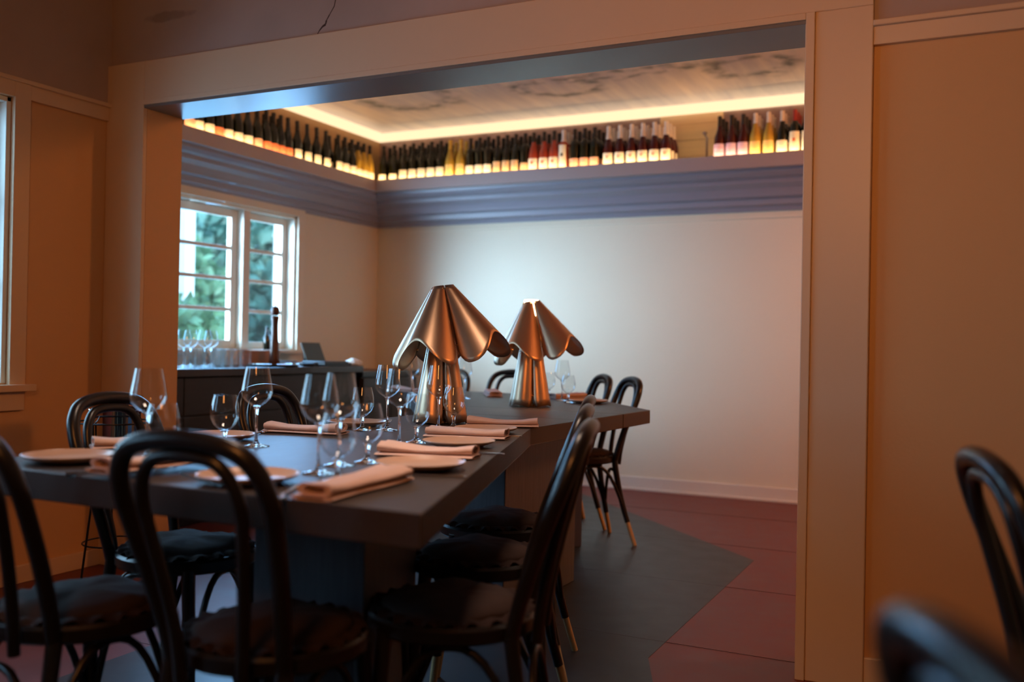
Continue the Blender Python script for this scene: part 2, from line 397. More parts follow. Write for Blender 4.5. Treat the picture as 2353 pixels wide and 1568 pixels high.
# back room
BY0, BY1, BZ0, BZ1 = 3.55, 5.66, .985, 1.965
bm = BM()
box(bm, XB-T, XB, YO2, BY0, 0, 2.31); box(bm, XB-T, XB, BY1, YB+T, 0, 2.31); box(bm, XB-T, XB, BY0, BY1, 0, BZ0); box(bm, XB-T, XB, BY0, BY1, BZ1, 2.31)
struct('wall_left_back', bm, M_wallback)
bm = BM(); box(bm, XB, XE, YB, YB+T, 0, 2.31); struct('wall_back', bm, M_wallback)
bm = BM(); box(bm, XB-T, XB, YO2, YB+T, 2.31, ZC); struct('wall_left_frieze_back', bm, mat('warm_brown_frieze', (.42, .25, .12), .6, var=.12, vscale=3))
bm = BM(); box(bm, XB, XE, YB, YB+T, 2.31, ZC); o = struct('wall_back_frieze', bm, M_frieze); BFR = o
bm = BM()
for i in range(4): box(bm, -2.12, -1.66, YB-.012, YB, 2.31+i*.115, 2.31+i*.115+.112, .002)
obj('bare_board_patch', bm, M_patch, BFR)
bm = BM(); tube(bm, [(-1.72, 6.52, 2.31), (-1.72, 6.52, 2.50), (-1.735, 6.52, 2.525)], .007, 8); lathe(bm, [(0, 2.522), (.016, 2.526), (.016, 2.54), (0, 2.546)], 10, cx=-1.735, cy=6.52)
tag(obj('metal_post', bm, M_steel, None, True), 'thin metal post standing alone in the gap between bottles on the back ledge', 'post')
bm = BM(); box(bm, XB-T, XE+T, YO2, YB+T, ZC, ZC+.1); struct('ceiling_back', bm, M_ceilback)
# picture mould just under the cornice on the back wall
bm = BM(); box(bm, XB, XE, YB-.014, YB, 1.955, 1.985, .004); struct('trim_9', bm, M_wallback)
# cornice with mitred corner; fascia is the front of the bottle ledge
PB, PL = .43, .26
prof = [(0, 2.005), (.03, 2.005), (.05, 2.03), (.10, 2.04), (.11, 2.075), (.17, 2.085), (.18, 2.105), (.20, 2.135), (.26, 2.16), (.27, 2.185), (.33, 2.195), (.36, 2.215), (.365, 2.238), (0, 2.238)]
def sweep(bm, prof, y_start, x_end):
    A = []; B = []; D = []
    for p, z in prof:
        xl = XB+p/PB*PL; yb = YB-p
        A.append(bm.verts.new((xl, y_start, z))); B.append(bm.verts.new((xl, yb, z))); D.append(bm.verts.new((x_end, yb, z)))
    n = len(prof)
    for i in range(n):
        j = (i+1) % n
        bm.faces.new((A[i], A[j], B[j], B[i])); bm.faces.new((B[i], B[j], D[j], D[i]))
    bm.faces.new(A); bm.faces.new(D[::-1])
bm = BM(); sweep(bm, prof, YO2, XE); struct('trim_10', bm, M_cornice)
bm = BM(); sweep(bm, [(0, 2.236), (PB, 2.236), (PB, 2.327), (PB-.018, 2.327), (PB-.018, 2.310), (0, 2.310)], YO2, XE); struct('trim_11', bm, M_fascia)
ZS = 2.310
XFL = XB+PL; YFB = YB-PB
# light strips: one behind the ledge lip, one in the ceiling cove
bm = BM()
box(bm, XFL-.034, XFL-.022, YO2+.05, YFB+.02, ZS, ZS+.012); o = tag(obj('ledge_light_strip', bm, M_led), 'warm light strip hidden behind the lip of the left bottle ledge', 'light strip')
bm = BM()
box(bm, XFL-.02, XE-.1, YFB+.022, YFB+.034, ZS, ZS+.012); o = tag(obj('ledge_light_strip', bm, M_led), 'warm light strip hidden behind the lip of the back bottle ledge', 'light strip')
bm = BM(); box(bm, XB, XB+.05, YO2, YB, ZC-.075, ZC-.008, .004); tag(obj('cove_light', bm, M_cove), 'glowing warm cove light along the left edge of the painted ceiling', 'cove light')
bm = BM(); box(bm, XB+.05, XE, YB-.05, YB, ZC-.075, ZC-.008, .004); tag(obj('cove_light', bm, M_cove), 'glowing warm cove light along the back edge of the painted ceiling', 'cove light')

# windows (in walls of constant X, room on the +X side)
def window(name, xw, y0, y1, z0, z1, sashes, rows, apron=True, cas=.075, outer=.2):
    w = bpy.data.objects.new(name, None); C.objects.link(w); w['kind'] = 'structure'; w.location = (xw, (y0+y1)/2, z0)
    ox, oy, oz = w.location
    def P(nm, m, parts, parent=w, bev=.003):
        b = BM()
        for (a, c, d, e, f, g) in parts: box(b, a-ox, c-ox, d-oy, e-oy, f-oz, g-oz, bev)
        return obj(nm, b, m, parent)
    P('casing', M_whitecas, [(xw, xw+.024, y0-cas, y0, z0-.01, z1+cas), (xw, xw+.024, y1, y1+cas, z0-.01, z1+cas), (xw, xw+.024, y0, y1, z1, z1+cas)])
    P('sill', M_whitecas, [(xw-.12, xw+.055, y0-cas-.03, y1+cas+.03, z0-.035, z0-.006)])
    if apron: P('apron', M_whitecas, [(xw, xw+.02, y0-cas, y1+cas, z0-.115, z0-.035)])
    P('jamb_lining', M_white, [(xw-.18, xw, y0, y0+.022, z0, z1), (xw-.18, xw, y1-.022, y1, z0, z1), (xw-.18, xw, y0, y1, z1-.022, z1)])
    xs = xw-.09
    for i, (a, c, fr) in enumerate(sashes):
        if i: P('mullion', M_white, [(xs-.05, xs+.075, sashes[i-1][1], a, z0, z1-.02)])
        zt = z1-.022
        s = P('sash', M_white, [(xs-.02, xs+.02, a, a+fr, z0, zt), (xs-.02, xs+.02, c-fr, c, z0, zt), (xs-.02, xs+.02, a+fr, c-fr, z0, z0+fr), (xs-.02, xs+.02, a+fr, c-fr, zt-fr, zt)])
        hh = (zt-z0-2*fr)/rows
        for k in range(1, rows):
            zz = z0+fr+k*hh; P('muntin', M_white, [(xs-.014, xs+.014, a+fr, c-fr, zz-.013, zz+.013)], s)
        for k in range(rows):
            P('pane', M_pane, [(xs-.003, xs+.003, a+fr-.004, c-fr+.004, z0+fr+k*hh+.009, z0+fr+(k+1)*hh-.009)], s, 0)
    return w
M_whitecas = M_trim
window('window_1', XW, FY0, FY1, FZ0, FZ1, [(FY0+.022, 1.88, .045), (1.925, FY1-.022, .045)], 3)
window('unseen_window', XW, -1.3, .2, FZ0, FZ1, [(-1.278, -.57, .045), (-.525, .178, .045)], 3)  # unseen window, added to let the blue rim light reach the chairs
M_whitecas = mat('cream_window_casing', (.78, .74, .62), .4)
window('window_2', XB, BY0, BY1, BZ0, BZ1, [(3.572, 4.02, .05), (4.08, 5.115, .058), (5.185, BY1-.022, .05)], 4, apron=True)

# ------------------------------------------------------------------ outside
bm = BM(); box(bm, -40, XB-T-.02, -10, 40, -.4, -.3); struct('ground', bm, M_grass)
bm = BM(); box(bm, -8.2, -5.6, 9.73, 12.5, -.3, 3.6)
for z in (.6, 1.2, 1.8, 2.4, 3.0): box(bm, -8.2, -5.6, 9.71, 9.74, z-.02, z+.02)
tag(obj('white_outbuilding', bm, M_ext), 'white rendered building seen through the narrow window sash', 'building')
bm = BM(); box(bm, -7.06, -6.94, 6.96, 7.08, -.3, 3.2, .01); box(bm, -7.1, -6.9, 6.92, 7.12, 3.1, 3.3, .01)
tag(obj('veranda_post', bm, M_ext), 'pale veranda post outside the wide window pane', 'post')
def tree(label, loc, r, h, n, m, seed):
    rnd = random.Random(seed); t = thing('garden_tree', label, 'tree', loc)
    b = BM(); tube(b, spline([(0, 0, 0), (.06, .03, h*.3), (-.04, .1, h*.7), (.05, 0, h)], 4), [.1-.06*i/12 for i in range(13)], 7)
    for k in range(6):
        a = rnd.uniform(0, 6.28); z = rnd.uniform(.35, .8)*h
        tube(b, [(0, 0, z), (r*.6*math.cos(a), r*.6*math.sin(a), z+.4)], [.04, .015], 5)
    obj('trunk', b, M_bark, t, True)
    b = BM()
    for k in range(n):
        while True:
            p = Vector((rnd.uniform(-1, 1), rnd.uniform(-1, 1), rnd.uniform(-1, 1)))
            if p.length < 1 and rnd.random() < .25+p.length: break
        c = Vector((p.x*r, p.y*r, h*.62+p.z*h*.62)); s = rnd.uniform(.07, .17)
        a = Vector((rnd.gauss(0, 1), rnd.gauss(0, 1), rnd.gauss(0, 1))).normalized(); e = a.orthogonal().normalized()
        b.faces.new([b.verts.new(c+a*s), b.verts.new(c+e*s*.45), b.verts.new(c-a*s), b.verts.new(c-e*s*.45)])
    f = obj('foliage', b, m, t, fix=False); f['kind'] = 'stuff'
tree('leafy garden tree filling the lower panes of the wide window', (-9.6, 8.2, -.3), 1.7, 2.4, 9000, M_leaf, 1)
tree('tall teal-green tree behind the narrow right window sash', (-11.5, 12.0, -.3), 2.4, 3.0, 9000, M_leaf2, 2)
tree('tall leafy tree showing in the upper panes of the wide window', (-17.2, 16.2, -.3), 3.2, 4.6, 14000, M_leaf2, 3)
tree('low green shrub outside in front of the pale veranda post', (-6.15, 6.0, -.3), .6, 1.35, 2600, M_leaf, 4)
tree('leafy tree outside the front room side window', (-8.5, 4.4, -.3), 1.8, 3.0, 4200, M_leaf, 5)

# ------------------------------------------------------------------ communal table
TZ = .75; TT = .062
tb = thing('communal_table', 'long angular charcoal oak dining table running through the opening', 'table', (-1.75, 3.1, 0))
def tpoly(pts): return [(x+1.75, y-3.1) for x, y in pts]
NRc, KN, RC, FR, FL, LB = (-.85, 1.40), (-1.425, 3.076), (-1.388, 4.327), (-2.12, 5.28), (-3.36, 5.28), (-2.07, 3.42)
NLc = (-2.073, 1.41)
def lerp(a, b, y): t = (y-a[1])/(b[1]-a[1]); return (a[0]+(b[0]-a[0])*t, y)
g = .0022
bm = BM(); prism(bm, tpoly([NLc, NRc, KN, lerp(KN, RC, 3.54-g), lerp(LB, FL, 3.54-g), LB]), TZ-TT, TZ, .003); obj('tabletop', bm, M_table, tb)
bm = BM(); prism(bm, tpoly([lerp(LB, FL, 3.54+g), lerp(KN, RC, 3.54+g), lerp(KN, RC, 3.98-g), lerp(LB, FL, 3.98-g)]), TZ-TT, TZ, .003); obj('tabletop', bm, M_table, tb)
bm = BM(); prism(bm, tpoly([lerp(LB, FL, 3.98+g), lerp(KN, RC, 3.98+g), RC, FR, FL]), TZ-TT, TZ, .003); obj('tabletop', bm, M_table, tb)
def ped(pts):
    b = BM(); prism(b, tpoly(pts), .0015, TZ-TT+.001, .004); obj('pedestal', b, M_ped, tb)
a, b_ = on_y(585, 1200, 1.72), on_y(840, 1228, 1.72)
ped([(a.x, 1.72), (b_.x, 1.72), (b_.x-.16, 2.19), (a.x-.05, 2.19)])
ped([(-1.615, 3.268), (-1.607, 3.96), (-1.78, 3.96), (-1.785, 3.268)])
ped([(-2.1, 4.45), (-1.85, 4.65), (-2.5, 5.05), (-2.7, 4.8)])

# ------------------------------------------------------------------ chairs
def make_chair():
    t = thing('bentwood_chair', 'x', 'chair')
    ring = [(.168*math.cos(2*PI*k/28), .172*math.sin(2*PI*k/28)) for k in range(28)]
    b = BM()
    lathe(b, [(.150, .428), (.182, .428), (.188, .434), (.188, .458), (.182, .465), (.160, .465), (.150, .459), (.150, .428)], 36)
    lathe(b, [(0, .44), (.152, .44), (.152, .45), (0, .45), (0, .44)], 28)
    obj('seat_ring', b, M_black, t, True)
    b = BM()
    P = [(0, .452), (.10, .452), (.150, .456), (.158, .467), (.152, .480), (.12, .490), (.06, .496), (0, .497)]
    lathe(b, P, 32)
    for v in b.verts:
        a = math.atan2(v.co.y, v.co.x); r = math.hypot(v.co.x, v.co.y)
        if v.co.z > .46: v.co.z += .006*math.sin(3*a+1.3)*r/.16+.004*math.sin(7*a)*r/.16
        v.co.x *= .99+.02*math.sin(2*a)
    cu = obj('cushion', b, M_cush, t, True, 80)
    b = BM(); rows = []
    for j, (r, z) in enumerate(((.146, .474), (.160, .474), (.176, .469), (.180, .466), (.160, .466))):
        row = []
        for k in range(120):
            a = 2*PI*k/120; w = (0, .3, 1, 1, .2)[j]
            row.append(b.verts.new(((r+.006*w*math.sin(17*a+.6*math.sin(5*a)))*math.cos(a), (r+.006*w*math.sin(19*a))*math.sin(a), z+.008*w*math.sin(23*a+math.sin(4*a)))))
        rows.append(row)
    for A, B in zip(rows, rows[1:]):
        for k in range(120): b.faces.new((A[k], A[(k+1) % 120], B[(k+1) % 120], B[k]))
    obj('ruffle', b, M_ruff, cu, True, 80)
    # outer back hoop, bent in one piece with the rear legs
    half = [(.122, -.150, .43), (.130, -.165, .50), (.142, -.195, .60), (.154, -.232, .70), (.157, -.255, .760), (.142, -.276, .817), (.098, -.290, .854), (.0, -.296, .867)]
    path = [(-x, y, z) for x, y, z in half[:-1]] + [half[-1]] + [(x, y, z) for x, y, z in half[-2::-1]]
    b = BM(); sp = spline(path, 6); n = len(sp)
    tube(b, sp, [.0155+.0022*math.sin(PI*i/(n-1)) for i in range(n)], 12); obj('back_hoop', b, M_black, t, True, 80)
    half = [(.066, -.196, .415), (.072, -.205, .50), (.086, -.225, .60), (.100, -.250, .70), (.103, -.264, .750), (.091, -.276, .798), (.06, -.285, .830), (0, -.288, .838)]
    path = [(-x, y, z) for x, y, z in half[:-1]] + [half[-1]] + [(x, y, z) for x, y, z in half[-2::-1]]
    b = BM(); tube(b, spline(path, 6), .0125, 10); obj('inner_hoop', b, M_black, t, True, 80)
    def leg(path, r0, r1):
        sp = spline(path, 5); n = len(sp); b = BM(); k = next(i for i, p in enumerate(sp) if p.z < .135)
        rr = [r0+(r1-r0)*i/(n-1) for i in range(n)]
        tube(b, sp[:k+1], rr[:k+1], 10); l = obj('leg', b, M_black, t, True, 60)
        b = BM(); tube(b, sp[k:], [q*.82 for q in rr[k:]], 10); q = obj('leg_tip', b, M_tip, l, True, 60); q['label'] = 'pale natural wood leg tip'
    for s in (-1, 1):
        leg([(s*.124, -.150, .44), (s*.128, -.162, .36), (s*.140, -.185, .24), (s*.160, -.215, .12), (s*.185, -.248, 0)], .0165, .0135)
        leg([(s*.132, .115, .44), (s*.138, .125, .30), (s*.150, .142, .13), (s*.160, .158, 0)], .0185, .0135)
    def arch(a, c, top):
        a, c = Vector(a), Vector(c); m = (a+c)/2; pts = []
        for i in range(15):
            f = i/14; q = a.lerp(c, f); k = 1-abs(2*f-1)**2.6
            q = q.lerp(Vector((0, 0, q.z)), .10*k); q.z = a.z+(top-a.z)*k; pts.append(q)
        b = BM(); tube(b, pts, .0088, 8); obj('brace', b, M_black, t, True, 80)
    arch((-.149, .140, .15), (.149, .140, .15), .415)
    arch((.149, .138, .15), (.155, -.207, .15), .415); arch((-.149, .138, .15), (-.155, -.207, .15), .415)
    arch((-.153, -.205, .16), (.153, -.205, .16), .38)
    return t
CH = make_chair()
def chair(x, y, face_deg, label, group=None):
    """face_deg: heading of the sitter, 0 = +Y, positive towards -X"""
    return place(CH, (x, y, .002), math.radians(face_deg), label, group)
chair(-1.255, 1.515, 6, 'black bentwood chair at the near table end, full back hoop in front of the plates')
chair(-1.735, 1.46, -4, 'black bentwood chair cut by the left picture edge at the near table end')
chair(-1.955, 1.99, -86, 'black bentwood chair at the table side by the ice bucket, blue-edged round seat')
chair(-2.02, 2.71, -90, 'black bentwood chair between the table side and the dark bar counter')
chair(-1.035, 1.845, 107, 'first bentwood chair along the slanted table side, nearest the near table corner')
chair(-1.235, 2.335, 108, 'second bentwood chair along the slanted table side, in the middle of three')
chair(-1.41, 2.80, 108, 'third bentwood chair along the slanted table side, closest to the table kink')
chair(-3.23, 5.36, 178, 'bentwood chair behind the far table end, hidden partly by the nearer brass lamp')
chair(-2.73, 5.36, 184, 'bentwood chair behind the far table end, left of the smaller looking brass lamp')
chair(-1.925, 4.795, 131, 'bentwood chair at the angled far corner, standing nearest the bare wall, pale leg tips')
chair(-2.215, 5.125, 131, 'bentwood chair beside the angled far corner chair, further toward the back wall')
chair(.285, 1.845, -75, 'blurred black bentwood chair by the right wall, further from the camera of two', None)
chair(.262, .725, -65, 'very blurred black bentwood chair back cut by the bottom right picture corner', None)

# ------------------------------------------------------------------ brass lamps
def lamp_panel_shade(phi0):
    b = BM(); NS, NV = 36, 16; rows = []
    def dmax(s):
        s = abs(s)
        if s < .80: return .190+.098*math.sin(PI/2*s/.80)**2
        return .288-.048*((s-.80)/.20)**2.4
    for j in range(NV+1):
        row = []
        for i in range(NS+1):
            s = -1+2*i/NS; d = dmax(s)*j/NV
            rs = .030+.40*d; rr = .044+.84*d; phi = s*(PI/4-.0013/rs)
            r = rs+(rr-rs)*max(0, math.cos(2*phi))**1.0 if abs(s) < 1 else rs
            row.append(b.verts.new((r*math.cos(phi0+phi), r*math.sin(phi0+phi), -d)))
        rows.append(row)
    for A, B in zip(rows, rows[1:]):
        for i in range(NS): b.faces.new((A[i], A[i+1], B[i+1], B[i]))
    return b
def lamp_panel_base(phi0, hgt):
    b = BM(); NS, NV = 20, 10; rows = []
    def drop(s):
        s = abs(s)
        if s < .7: return hgt-.010*(1-(s/.7)**2)
        return hgt-.028*((s-.7)/.3)**2.4
    for j in range(NV+1):
        row = []
        for i in range(NS+1):
            s = -1+2*i/NS; d = drop(s)*j/NV; phi = s*PI/4*.985; f = d/hgt
            rs = .034+.046*f; rr = .048+.064*f; r = rs+(rr-rs)*math.cos(2*phi)**.7 if abs(s) < 1 else rs
            row.append(b.verts.new((r*math.cos(phi0+phi), r*math.sin(phi0+phi), hgt-d)))
        rows.append(row)
    for A, B in zip(rows, rows[1:]):
        for i in range(NS): b.faces.new((A[i], A[i+1], B[i+1], B[i]))
    return b
def solid(o, t):
    m = o.modifiers.new('thickness', 'SOLIDIFY'); m.thickness = t; m.offset = -1
    return o
def make_lamp():
    t = thing('brass_table_lamp', 'x', 'lamp')
    ztop = .505; HB = .335
    # view direction in lamp space is -Y; seams at 10 deg to the right of it
    seam0 = -PI/2+math.radians(10)
    for k in range(4):
        o = solid(obj('base_panel', lamp_panel_base(seam0+PI/4+k*PI/2, HB), M_brass, t, True, 80), .0012)
    R = Matrix.Rotation(math.radians(-8.0), 4, 'Y')
    def tilt(b):
        bmesh.ops.transform(b, matrix=Matrix.Translation((0, 0, ztop)) @ R, verts=b.verts); return b
    for k in range(4):
        solid(obj('shade_panel', tilt(lamp_panel_shade(seam0+PI/4+k*PI/2)), M_brass, t, True, 80), .0012)
    for k in range(4):
        a = seam0+k*PI/2
        for d in (.012, .222):
            b = BM(); r = .030+.40*d+.004
            for s in (-1, 1):
                c = Vector((r*math.cos(a), r*math.sin(a), -d))+Vector((-math.sin(a), math.cos(a), 0))*s*.009
                bmesh.ops.create_uvsphere(b, u_segments=8, v_segments=6, radius=.0042, matrix=Matrix.Translation(c))
            c = Vector((r*math.cos(a), r*math.sin(a), -d)); w = Vector((-math.sin(a), math.cos(a), 0))*.009
            tube(b, [c-w, c+w], .0018, 6); obj('stud', tilt(b), M_stud, t, True)
        for z in (.255, .055):
            f = 1-z/HB; r = .034+.046*f+.005; b = BM(); w = Vector((-math.sin(a), math.cos(a), 0))*.009; c = Vector((r*math.cos(a), r*math.sin(a), z))
            for s in (-1, 1): bmesh.ops.create_uvsphere(b, u_segments=8, v_segments=6, radius=.0042, matrix=Matrix.Translation(c+w*s))
            tube(b, [c-w, c+w], .0018, 6); obj('stud', b, M_stud, t, True)
    b = BM(); tube(b, [(0, 0, .004), (0, 0, .40)], .007, 8); lathe(b, [(0, .003), (.06, .003), (.06, .012), (0, .012)], 20)
    lathe(b, [(0, .385), (.018, .385), (.018, .425), (0, .425)], 12)
    for k in range(4):
        a = seam0+k*PI/2; tube(b, [(0, 0, .395), (.034*math.cos(a), .034*math.sin(a), .335-.004)], .0025, 6)
        tube(b, [(0, 0, .42), (.037*math.cos(a), .037*math.sin(a), .475)], .0025, 6)
    obj('stem', b, M_stud, t, True)
    b = BM(); bmesh.ops.create_uvsphere(b, u_segments=14, v_segments=10, radius=.024, matrix=Matrix.Translation((0, 0, .447))); obj('bulb', b, M_bulboff, t, True)
    return t
LP = make_lamp()
vd1 = math.atan2(1.78, 3.05); vd2 = math.atan2(1.93, 4.17)
L1 = place(LP, (-1.785, 3.06, TZ), vd1, 'brushed brass lamp with folded petal shade, nearer and unlit, among the wine glasses')
L2 = dup(L1, (-1.945, 4.185, TZ), vd2, 'brushed brass lamp with folded petal shade, farther and lit, glowing at its top')
for c in children(L2):
    if c.name.startswith('bulb'):
        c.data = c.data.copy(); c.data.materials[0] = M_bulb
b = BM(); lathe(b, [(0, .474), (.034, .474), (.036, .478), (.036, .509), (.033, .5115), (0, .512)], 24); obj('glowing_diffuser', b, M_bulb, L2, True)
lamp('lamp_bulb_light', 'POINT', (-1.945, 4.185, TZ+.447), 2.4, (1, .66, .32), shadow_soft_size=.026)

# ------------------------------------------------------------------ glasses
def make_wine():
    t = thing('wine_glass', 'x', 'glass'); b = BM()
    o_ = [(.004, .108), (.012, .112), (.026, .121), (.038, .134), (.0425, .146), (.0420, .156), (.038, .180), (.0335, .204), (.0310, .218)]
    i_ = [(.0302, .218), (.0327, .204), (.0372, .180), (.0411, .157), (.0416, .147), (.0370, .136), (.025, .123), (.011, .1145), (0, .113)]
    lathe(b, [(0, .108)]+o_+i_, 28); obj('bowl', b, M_glass, t, True, 60)
    b = BM(); lathe(b, [(0, .0012), (.036, .0012), (.0365, .0022), (.036, .003), (.020, .0055), (.008, .010), (.0042, .022), (.0034, .05), (.0036, .085), (.0055, .102), (.011, .1115), (0, .1122)], 24)
    obj('stem', b, M_stem, t, True, 60); return t
def make_goblet():
    t = thing('water_goblet', 'x', 'glass'); b = BM()
    o_ = [(.006, .046), (.016, .052), (.029, .064), (.0365, .080), (.038, .092), (.0365, .110), (.0325, .130), (.0290, .143)]
    i_ = [(.0280, .143), (.0316, .130), (.0356, .110), (.0371, .092), (.0355, .081), (.028, .0655), (.015, .054), (0, .051)]
    lathe(b, [(0, .046)]+o_+i_, 28); obj('bowl', b, M_glass, t, True, 60)
    b = BM(); lathe(b, [(0, .0012), (.031, .0012), (.0315, .0022), (.031, .003), (.017, .006), (.0075, .012), (.0052, .024), (.0062, .038), (.011, .048), (0, .0505)], 24)
    obj('stem', b, M_stem, t, True, 60); return t
WG, GB = make_wine(), make_goblet()
GG = 'glasses set along the communal table'
for kind, u, v, lab in (
    (0, 338, 1055, 'tall wine glass on the near table end, left, in front of the side chair'),
    (1, 372, 1073, 'short water goblet beside the leftmost tall wine glass at the near end'),
    (1, 515, 1031, 'short water goblet standing before the left side plate near the dark bar'),
    (0, 588, 1027, 'tall wine glass beside the left fork, seen whole against the dark bar'),
    (0, 732, 1089, 'tall wine glass standing behind the head plate, left of the pair at centre'),
    (0, 779, 1071, 'tall wine glass at centre table overlapping the other, right of the pair'),
    (1, 775, 1107, 'short goblet in front of the two tall centre wine glasses'),
    (1, 832, 990, 'short goblet by the second left side plate, behind the centre wine glasses'),
    (1, 844, 1064, 'short goblet just left of the folded napkin of the first slanted-side setting'),
    (0, 889, 990, 'tall wine glass beside the far left fork, partly behind another wine glass'),
    (0, 917, 1025, 'tall wine glass serving the second slanted-side setting, left of the lamp'),
    (1, 957, 1018, 'short goblet in front of the nearer brass lamp, at its left foot'),
    (0, 1007, 988, 'tall wine glass directly in front of the nearer brass lamp base'),
    (1, 1042, 985, 'short goblet in front of the nearer brass lamp, beside the third napkin'),
    (0, 1291, 922, 'tall wine glass on the far table, right of the lit lamp'),
    (1, 1305, 926, 'short goblet on the far table, right of the lit lamp'),
    (0, 1066, 917, 'tall wine glass behind the nearer lamp base on the far table end'),
    (1, 1260, 915, 'short goblet on the far table just behind the lit lamp base'),
    (0, 946, 908, 'tall wine glass on the far left table corner, seen past the nearer lamp')):
    p = on_z(u, v, TZ); place((WG, GB)[kind], (p.x, p.y, TZ), random.uniform(0, 6), lab, GG)

# ------------------------------------------------------------------ plates, napkins, cutlery
def make_plate():
    t = thing('dinner_plate', 'x', 'plate'); b = BM()
    lathe(b, [(0, .0015), (.066, .0015), (.072, .004), (.098, .0125), (.1025, .0165), (.1035, .0185), (.1015, .0185), (.0985, .0165), (.090, .0100), (.080, .0072), (0, .0068)], 48)
    obj('dish', b, M_plate, t, True, 70)
    b = BM(); pts = [(.1027*math.cos(2*PI*k/48), .1027*math.sin(2*PI*k/48), .0184) for k in range(48)]; tube(b, pts, .0011, 6, closed=True); obj('rim', b, M_platerim, t, True)
    return t
PLT = make_plate()
PG = 'blush plates laid on the communal table'
plates = []
for u, v, lab in ((160, 1050, 'blush plate at the near table end, left, behind the chair cut by the picture edge'),
                  (570, 1096, 'blush plate at the near table end seen through the full chair hoop'),
                  (503, 1002, 'blush plate on the left table side behind a water goblet'),
                  (820, 972, 'blush plate on the left table side near the chair before the bar'),
                  (967, 1067, 'blush plate of the first slanted-side setting, largest in view'),
                  (1054, 1017, 'blush plate of the second slanted-side setting, middle of the three'),
                  (1116, 987, 'blush plate of the third slanted-side setting, right of the nearer lamp'),
                  (1352, 922, 'blush plate on the far table by the angled corner chairs')):
    p = on_z(u, v, TZ+.012); plates.append(p); place(PLT, (p.x, p.y, TZ+.0005), 0, lab, PG)
def napkin_mesh(seed, folded):
    rnd = random.Random(seed); b = BM(); NL = 22; Lg = .285
    for lay, (w, z0, hgt, dx) in enumerate(((.090, .0, .009, 0), (.082, .0085, .020, .004))):
        rings = []
        for i in range(NL+1):
            f = i/NL; y = (f-.5)*(Lg if lay == 0 else Lg*.97)
            fl = 1+.34*max(0, f-.6)-.30*max(0, .35-f) if lay else 1+.12*f
            hh = hgt*(.80+1.1*max(0, f-.62)+1.6*max(0, .22-f)+.09*math.sin(7*f+seed)) if lay else hgt
            wv = .0022*math.sin(9*f+seed*2)
            ring = []; K = 18
            for k in range(K):
                a = 2*PI*k/K; ca, sa = math.cos(a), math.sin(a)
                x = w/2*fl*math.copysign(abs(ca)**.55, ca)+dx+wv; z = z0+hh/2+hh/2*math.copysign(abs(sa)**.75, sa)
                if lay and sa > 0: z += .0025*math.sin(3.2*x/w*PI+seed+2*f)*sa
                ring.append(b.verts.new((x, y, z)))
            rings.append(ring)
        for A, B in zip(rings, rings[1:]):
            for k in range(18): b.faces.new((A[k], A[(k+1) % 18], B[(k+1) % 18], B[k]))
        for R_, flip in ((rings[0], 1), (rings[-1], 0)):
            # end shows the rolled layers: inset spiral hollow
            c = sum((v.co for v in R_), Vector())/18; inn = [b.verts.new(c+(v.co-c)*.62) for v in R_]
            dp = [b.verts.new(v.co+Vector((0, .02 if flip else -.02, 0))) for v in inn]
            for k in range(18):
                b.faces.new((R_[k], R_[(k+1) % 18], inn[(k+1) % 18], inn[k])); b.faces.new((inn[k], inn[(k+1) % 18], dp[(k+1) % 18], dp[k]))
            b.faces.new(dp)
    return b
NG = 'folded blush napkins beside the plates'
NP = []
for s in (1, 4): NP.append(tag(obj('linen_napkin', napkin_mesh(s, True), M_napkin, None, True, 70), 'x', 'napkin'))
_used_n = [0, 0]
def napkin(a, b, lab, which=0, lift=0):
    pa, pb = on_z(a[0], a[1], TZ+.01), on_z(b[0], b[1], TZ+.01); m = (pa+pb)/2; d = pb-pa
    rz = math.atan2(d.y, d.x)-PI/2
    o = NP[which]
    if _used_n[which]: o = o.copy(); C.objects.link(o)
    _used_n[which] = 1; o.location = (m.x, m.y, TZ+.001+lift); o.rotation_euler = (0, 0, rz); o['label'] = lab; o['group'] = NG
    k = min(1.12, max(.9, d.length/.285)); o.scale = (1, k, 1)
napkin((225, 1092), (470, 1062), 'rolled blush napkin between the two near end plates, seen through the chair hoop', 0, .0125)
napkin((712, 1140), (905, 1092), 'rolled blush napkin on the bare near table end, right of the head plate', 1)
napkin((262, 1022), (395, 1018), 'rolled blush napkin on the left table edge behind the leftmost tall wine glass', 1)
napkin((625, 985), (780, 992), 'rolled blush napkin on the left table edge in front of the chair by the bar')
napkin((1092, 1046), (880, 1036), 'rolled blush napkin behind the first slanted-side plate, largest of those three')
napkin((1160, 1003), (990, 996), 'rolled blush napkin behind the second slanted-side plate', 1)
napkin((1220, 976), (1090, 973), 'rolled pale napkin behind the third slanted-side plate, lit by the lamp')
napkin((1138, 910), (1128, 902), 'small looking napkin on the far table end left of the lit lamp', 1)
napkin((958, 899), (925, 897), 'small looking napkin on the far left table corner behind the nearer lamp')
napkin((1270, 913), (1330, 911), 'rolled napkin on the far table right of the lit lamp, behind the glasses', 1)
def make_fork():
    b = BM(); sp = spline([(0, -.095, .003), (0, -.03, .004), (0, .02, .006), (0, .045, .004)], 5)
    tube(b, sp, [.0045-.0022*math.sin(PI*i/(len(sp)-1)) for i in range(len(sp))], 8)
    box(b, -.011, .011, .042, .060, .0025, .0055, .001)
    for k in range(4): tube(b, [(-.0085+.0057*k, .058, .004), (-.0085+.0057*k, .08, .006), (-.0085+.0057*k, .098, .010)], [.0018, .0017, .001], 6)
    return tag(obj('fork', b, M_steel, None, True), 'x', 'fork')
